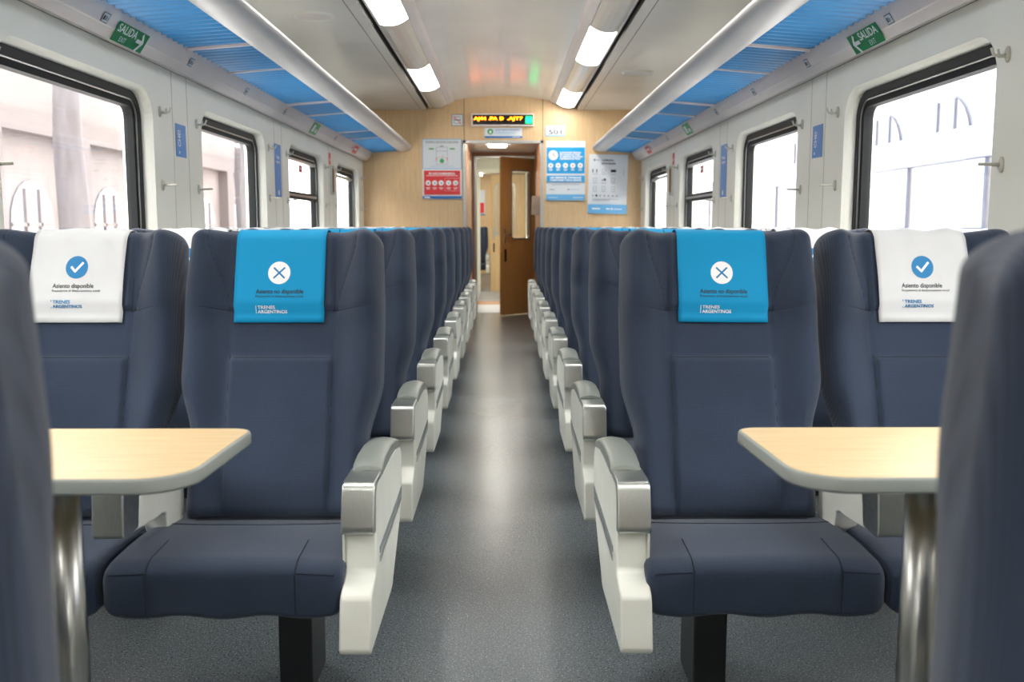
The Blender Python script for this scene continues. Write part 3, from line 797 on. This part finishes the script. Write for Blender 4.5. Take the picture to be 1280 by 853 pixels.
for sgn, side in ((-1, 'left'), (1, 'right')):
    ys = [(0, 2.885), (1, 4.33), (1, 4.84), (2, 6.30), (2, 6.81), (3, 8.27), (3, 8.78), (4, 10.33)]
    for pi_, y in ys:
        for kd, z in (('u', 1.672), ('l', 1.352)):
            src = hu if kd == 'u' else hl
            if first[kd]: o = src; first[kd] = False
            else: o = src.copy(); C.objects.link(o)
            o.location = (sgn * (WX - .0005), y, z); o.rotation_euler.z = 0 if sgn > 0 else PI
            nf = '' if pi_ in (0, 4) else (', nearer' if y < PIL[2 + pi_] else ', farther')
            tag(o, ('cream double coat hook, %s wall, %s%s' if kd == 'u' else 'cream peg below a coat hook, %s wall, %s%s') % (side, PN[pi_], nf), 'hook', 'coat hooks on the wall pillars' if kd == 'u' else 'pegs on the wall pillars')
    rot = PI / 2 if sgn < 0 else -PI / 2
    rz = (0, 0, PI / 2) if sgn < 0 else (0, 0, -PI / 2)
    # small blue sign on first pillar (writing turned sideways)
    s = Sign(.002); s.board(-.07, -.082, .07, .068, 'signblue')
    vs, fs = text_mesh('CHE!', .05, .0008, .075); y_ = s.lay(); s.m.add([(-.008 - v[1] * 1.0 + .0, y_, v[0] - .035) for v in vs], fs, 'white')
    s.rect(.02, -.02, .023, .03, 'lblue'); s.rect(.032, -.02, .035, .03, 'lblue'); s.disc(-.03, -.062, .007, 'white', 10)
    o = s.build('wall_sign', (sgn * (WX - .001), 4.60, 1.575), rz); tag(o, 'small blue sign on the %s wall between the first two windows' % side, 'sign')
    s = Sign(.002); s.board(-.09, -.175, .09, .175, 'signblue'); s.text('Viaje', -.05, .08, .03, 'white', .0006, .09); s.text('seguro', -.05, .05, .03, 'white', .0006, .1); s.disc(0, -.145, .018, 'white', 14)
    o = s.build('wall_sign', (sgn * (WX - .001), 6.55, 1.54), rz); tag(o, 'tall narrow blue sign on the %s wall between second and third windows' % side, 'sign')
    s = Sign(.002); s.board(-.04, -.05, .04, .05, 'red'); s.rect(-.02, -.02, .02, .0, 'white')
    o = s.build('wall_sticker', (sgn * (WX - .001), 8.50, 1.755), rz); tag(o, 'small red sticker above the emergency handle on the %s wall' % side, 'sticker')
    b = MB(); b.box((-.012, -.035, -.13), (0, .035, .13), 'wall'); b.box((-.016, -.018, -.11), (-.004, .018, .11), 'seamgrey'); b.tube([(-.022, 0, -.10), (-.022, 0, .10)], .008, 'red' if False else 'brown', 8)
    b.box((-.03, -.015, -.125), (-.004, .015, -.10), 'hook'); b.box((-.03, -.015, .10), (-.004, .015, .125), 'hook')
    o = b.build('emergency_handle', loc=(sgn * (WX - .0005), 8.55, 1.57), bevel=.002); o.rotation_euler.z = 0 if sgn > 0 else PI
    tag(o, 'narrow emergency handle in a white holder on the %s wall, below a red sticker' % side, 'handle')
    s = Sign(.001); s.board(-.07, -.03, .07, .03, 'pink'); s.rect(-.05, -.004, .05, .01, 'white')
    o = s.build('glass_sticker', (sgn * (WX + .072), 7.62, 1.615), rz); tag(o, 'small red sticker on the glass of the third %s window' % side, 'sticker')

# ------------------------------------------------------------------ end wall: posters, display, plates
def wx(px): return .018 + (px - 630) * .0086
def end(sig, name, x, z, label, cat, ry=0):
    o = sig.build(name, (x, YE - .0005, z), (0, ry, 0)); return tag(o, label, cat)
s = Sign(.004)
s.board(-.212, -.318, .212, .318, 'lblue'); s.rect(-.205, .005, .205, .311, 'offwhite'); s.rect(-.212, -.318, .212, -.002, 'white')
s.text('PLANO DE EVACUACIÓN', 0, .272, .036, 'inkgrey', .0006, .35, True)
s.outline(-.06, .05, .06, .23, .003, 'inkgrey'); s.line((-.06, .19), (.06, .19), .003, 'inkgrey'); s.line((-.06, .12), (.06, .12), .002, 'inkgrey'); s.line((0, .12), (.02, .15), .003, 'pink')
s.rect(-.14, .205, -.085, .220, 'green2'); s.rect(.085, .205, .14, .220, 'green2'); s.disc(0, .085, .024, 'green2')
s.rect(-.062, .09, -.054, .12, 'red'); s.rect(.054, .09, .062, .12, 'red'); s.rect(-.02, .235, .02, .245, 'inkgrey')
for k in range(4): s.rect(-.13, .03 - .008 * k, .13, .032 - .008 * k, 'lblue') if k < 2 else None
s.rect(-.195, -.275, .195, -.018, 'red'); s.text('EN CASO DE EMERGENCIA', 0, -.06, .030, 'white', .0012, .28, True)
s.rect(-.17, -.075, .17, -.070, 'white')
for k, x in enumerate((-.15, -.08, -.01, .07, .145)):
    s.disc(x, -.15, .028, 'white'); s.disc(x + .002, -.152, .009, 'ink' if k == 0 else 'inkgrey', 8); s.rect(x - .022, -.205, x + .022, -.198, 'white'); s.rect(x - .016, -.218, x + .016, -.212, 'white')
s.outline(.03, -.235, .185, -.10, .002, 'white'); s.rect(-.212, -.318, .212, -.29, 'dblue'); s.rect(-.19, -.31, -.13, -.30, 'white')
end(s, 'evacuation_poster', wx(552.5), 1.784, 'evacuation plan poster with white top and red emergency panel, left of doorway', 'poster')
s = Sign(.003); s.board(-.211, -.316, .211, .316, 'offwhite')
s.text('Información al Pasajero', 0, .272, .026, 'inkgrey', 0, .34, True)
s.rect(-.205, -.03, .205, .248, 'pblue'); s.disc(-.135, .165, .052, 'white'); s.line((-.135, .165), (-.135, .195), .006, 'ink'); s.line((-.135, .165), (-.115, .15), .006, 'ink')
for k, t_ in enumerate(('SI ENCONTRÁS PERSONAS', 'SIN TAPABOCAS AVISÁ', 'AL PERSONAL DE A BORDO', 'CUIDARNOS ES DE TODOS')): s.text(t_, -.065, .185 - .022 * k, .022, 'white', .0012, (.23, .22, .25, .22)[k])
for x in (-.162, -.082, -.003, .076, .156): s.disc(x, .055, .028, 'white'); s.disc(x, .055, .008, 'inkgrey', 8); s.rect(x - .02, .012, x + .02, .019, 'white'); s.rect(x - .016, .0, x + .016, .006, 'white')
s.rect(-.205, -.12, .205, -.052, 'pblue'); s.text('USÁ SIEMPRE EL TAPABOCAS', 0, -.082, .024, 'white', .0014, .34, True); s.text('CUBRE NARIZ Y BOCA SIEMPRE', 0, -.109, .024, 'white', .0014, .34, True)
s.rect(-.15, -.150, .15, -.146, 'inkgrey'); s.rect(-.17, -.205, -.12, -.198, 'inkgrey'); s.disc(.03, -.20, .009, 'inkgrey', 10); s.rect(.05, -.203, .14, -.199, 'lblue')
s.rect(-.211, -.316, .211, -.252, 'lblue'); s.rect(-.19, -.29, -.09, -.285, 'white'); s.rect(.08, -.29, .19, -.284, 'white')
end(s, 'information_poster', wx(707.5), 1.765, 'bright blue and white information poster just right of the doorway', 'poster')
s = Sign(.003); s.board(-.211, -.316, .211, .316, 'offwhite'); s.disc(-.15, .255, .013, 'inkgrey', 12); s.rect(-.13, .25, -.10, .257, 'inkgrey')
s.text('cuidados', -.07, .246, .034, 'ink', .0008, .125); s.text('principales', -.07, .212, .034, 'ink', .0008, .15)
for rw, z in enumerate((.14, .045, -.045)):
    for cl_, x in enumerate((-.14, -.045, .055)):
        k = rw * 3 + cl_
        if k in (0,): s.rect(x - .03, z - .018, x - .02, z + .018, 'ink'); s.rect(x + .012, z - .018, x + .022, z + .018, 'ink')
        elif k == 2: s.rect(x - .026, z - .012, x + .03, z + .016, 'ink')
        elif k == 4: s.rect(x - .02, z - .01, x - .008, z + .002, 'ink'); s.rect(x, z - .01, x + .022, z + .014, 'ink')
        else: s.outline(x - .018, z - .014, x + .018, z + .018, .003, 'inkgrey')
        s.rect(x - .026, z - .036, x + .026, z - .032, 'inkgrey')
for k, x in enumerate((-.16, -.12, -.08, -.035, .01, .055, .1)): s.disc(x, -.125, .008 if k != 1 else .012, 'ink' if k in (1,) else 'inkgrey', 10)
s.rect(-.16, -.165, .12, -.161, 'inkgrey'); s.rect(-.16, -.176, .02, -.172, 'inkgrey'); s.rect(.165, .09, .168, .17, 'inkgrey')
s.rect(-.211, -.316, .211, -.218, 'lblue'); s.text('APRIL', -.165, -.275, .03, 'white', .0012, .09) if False else s.rect(-.165, -.272, -.075, -.258, 'white'); s.rect(-.01, -.272, .03, -.258, 'white'); s.disc(.05, -.265, .011, 'white'); s.rect(.07, -.27, .16, -.262, 'white')
end(s, 'care_poster', wx(760.5), 1.622, 'white poster of small icons with blue foot, tilted, right of the blue poster', 'poster', math.radians(1.2))
s = Sign(.004); s.board(-.105, -.056, .105, .056, 'lblue'); s.rect(-.095, -.046, .095, .046, 'offwhite'); s.text('COCHE', 0, .026, .012, 'inkgrey', 0, .05, True); s.text('501', 0, -.034, .066, 'ink', .0010, .14, True)
end(s, 'number_plate', wx(694), 2.186, 'small white plate reading 501 with blue border, above the blue poster', 'sign')
s = Sign(.003); s.board(-.202, -.054, .202, .054, 'offwhite'); s.disc(-.14, .012, .030, 'green'); s.disc(-.14, .012, .023, 'green2'); s.rect(-.15, -.005, -.13, .025, 'white'); s.text('USO DE TAPABOCAS OBLIGATORIO', -.09, .025, .018, 'dblue', .0004, .26); s.rect(-.09, .005, .14, .009, 'lblue'); s.rect(-.09, -.010, .12, -.006, 'lblue')
s.rect(-.202, -.054, .202, -.034, 'dblue'); s.rect(.09, -.047, .18, -.041, 'white')
end(s, 'notice_sticker', wx(629.5), 2.166, 'white notice with green badge and blue stripe, directly above the doorway', 'sign')
s = Sign(.003); s.board(-.062, -.062, .062, .062, 'inkgrey'); s.rect(-.054, -.054, .054, .054, 'offwhite'); s.outline(-.035, -.035, .035, .035, .006, 'inkgrey'); s.line((-.042, .042), (.042, -.042), .009, 'pink'); s.rect(-.03, -.004, .03, .004, 'ink')
end(s, 'no_smoking_plate', wx(572), 2.30, 'small square grey no smoking plate, left of the lit display', 'sign')
# lit display over the door
r = empty('led_display', (wx(628.5), YE - .001, 2.30)); tag(r, 'lit orange dot display in a white frame above the doorway', 'display')
b = MB()
b.box((-.335, -.05, -.066), (.335, 0, -.052), 'rack'); b.box((-.335, -.05, .052), (.335, 0, .066), 'rack'); b.box((-.335, -.05, -.052), (-.32, 0, .052), 'rack'); b.box((.32, -.05, -.052), (.335, 0, .052), 'rack')
b.build('frame', r, bevel=.003)
b = MB(); b.box((-.32, -.04, -.052), (.32, -.002, .052), 'ledblack'); b.build('screen', r)
s = Sign(0); 
for tx, x, w_ in (('AJ44', -.310, .135), ('.PA', -.150, .095), ('D', -.030, .040), ('.AJT7', .050, .165)): s.text(tx, x, -.002, .046, 'ledorange', .0012, w_)
s.m.v = [(x, -.042, z) for x, y, z in s.m.v]; s.m.build('lit_text', r)
s = Sign(0); s.rect(.240, -.045, .318, .045, 'ledgreend')
for x in (.262, .296): s.disc(x, .022, .012, 'ledgreen', 12); s.rect(x - .013, -.034, x + .013, .012, 'ledgreen')
s.m.v = [(x, -.0415 + y, z) for x, y, z in s.m.v]; s.m.build('lit_toilet_symbol', r)
b = MB(); b.box((-.045, -.04, -.11), (.045, .04, .11), 'hook'); b.box((-.046, -.028, -.085), (-.05, .028, -.01), 'seamgrey')
tag(b.build('soap_dispenser', bevel=.012, seg=3, loc=(OX1 - .044, 11.3, 1.41)), 'cream wall dispenser on the right side inside the doorway', 'dispenser')

# ------------------------------------------------------------------ outside the windows
g = MB(); g.box((-40, -30, -1.3), (-1.7, 45, -1.2), 'pave'); g.box((1.7, -30, -1.3), (40, 45, -1.2), 'pave'); struct(g.build('ground'))
r = empty('station_building', (-9, 8, -1.2)); tag(r, 'pale stone building with arched windows, seen washed out through the left windows', 'building')
b = MB(); b.box((0, -20, 0), (1, 26, 3.9), 'facade'); b.box((.0, -20, 3.9), (1.25, 26, 4.2), 'facade2'); b.box((0, -20, 4.2), (1, 26, 5.0), 'facade')
for k in range(14): b.box((1, -19 + 3.2 * k, 0), (1.25, -18.4 + 3.2 * k, 3.9), 'facade2')
b.build('wall', r)
for k in range(14):
    y = -17.1 + 3.2 * k; b = MB(); pts = [(y - .75, .9), (y + .75, .9)] + [(y + .75 * math.cos(PI * q / 10), 2.4 + .75 * math.sin(PI * q / 10)) for q in range(11)]
    b.prism_x(pts, 1.0, 1.03, 'facadewin')
    for q in (-.25, .25): b.box((1.03, y + q - .03, .9), (1.06, y + q + .03, 3.0), 'facade')
    for z in (1.4, 1.9, 2.4): b.box((1.03, y - .75, z - .03), (1.06, y + .75, z + .03), 'facade')
    b.build('window', r)
def tree(x, y, h, lab):
    r = empty('tree', (x, y, -1.2)); tag(r, lab, 'tree')
    b = MB(); b.tube([(0, 0, 0), (.05, .02, h * .3), (-.03, .05, h * .6), (.05, 0, h)], [.24, .19, .16, .10], 'bark', 12); b.build('trunk', r, smooth=True)
    for k in range(6):
        a = k * 2.1; z = h * (.74 + .05 * k); b = MB(); l = .8 - .07 * k
        b.tube([(0, 0, z), (.35 * l * math.cos(a), .35 * l * math.sin(a), z + .5), (l * math.cos(a), l * math.sin(a), z + 1.6)], [.07, .05, .02], 'bark', 8); b.build('branch', r, smooth=True)
tree(-5.0, 11.3, 5.6, 'bare tree trunk outside the nearest left window')
tree(-5.2, 19.5, 5.6, 'bare tree trunk outside, beyond the second left window')
r = empty('parked_train', (6.2, 10, -1.2)); tag(r, 'pale blue railway carriage on the next track, washed out through the right windows', 'train')
b = MB(); b.box((0, -22, .9), (2.8, 26, 2.35), 'train'); b.box((0, -22, 3.25), (2.8, 26, 3.7), 'train'); b.build('body', r, bevel=.05)
for k in range(20): b = MB(); b.box((.01, -21.5 + 2.4 * k, 2.35), (.08, -20.9 + 2.4 * k, 3.25), 'train'); b.box((.05, -20.9 + 2.4 * k, 2.35), (.06, -19.1 + 2.4 * k, 3.25), 'facadewin'); b.build('window_band', r)

r = empty('station_shed', (9.4, 8, -1.2)); tag(r, 'pale arched shed wall behind the parked train, faint through the right windows', 'building')
b = MB(); b.box((0, -20, 0), (.6, 28, 5.6), 'train'); b.build('wall', r)
for k in range(13):
    y = -18 + 3.4 * k; b = MB()
    pts = [(y + 1.1 * math.cos(PI * q / 12), 4.0 + 1.1 * math.sin(PI * q / 12)) for q in range(13)]; pts = [(y - 1.1, 3.6)][:0] + pts + [(y - 1.1, 3.7), (y + 1.1, 3.7)]
    b.prism_x(pts, -.05, 0, 'facadewin')
    for q in (-.4, .4): b.box((-.09, y + q - .03, 3.7), (-.05, y + q + .03, 5.0), 'train')
    b.build('window', r)
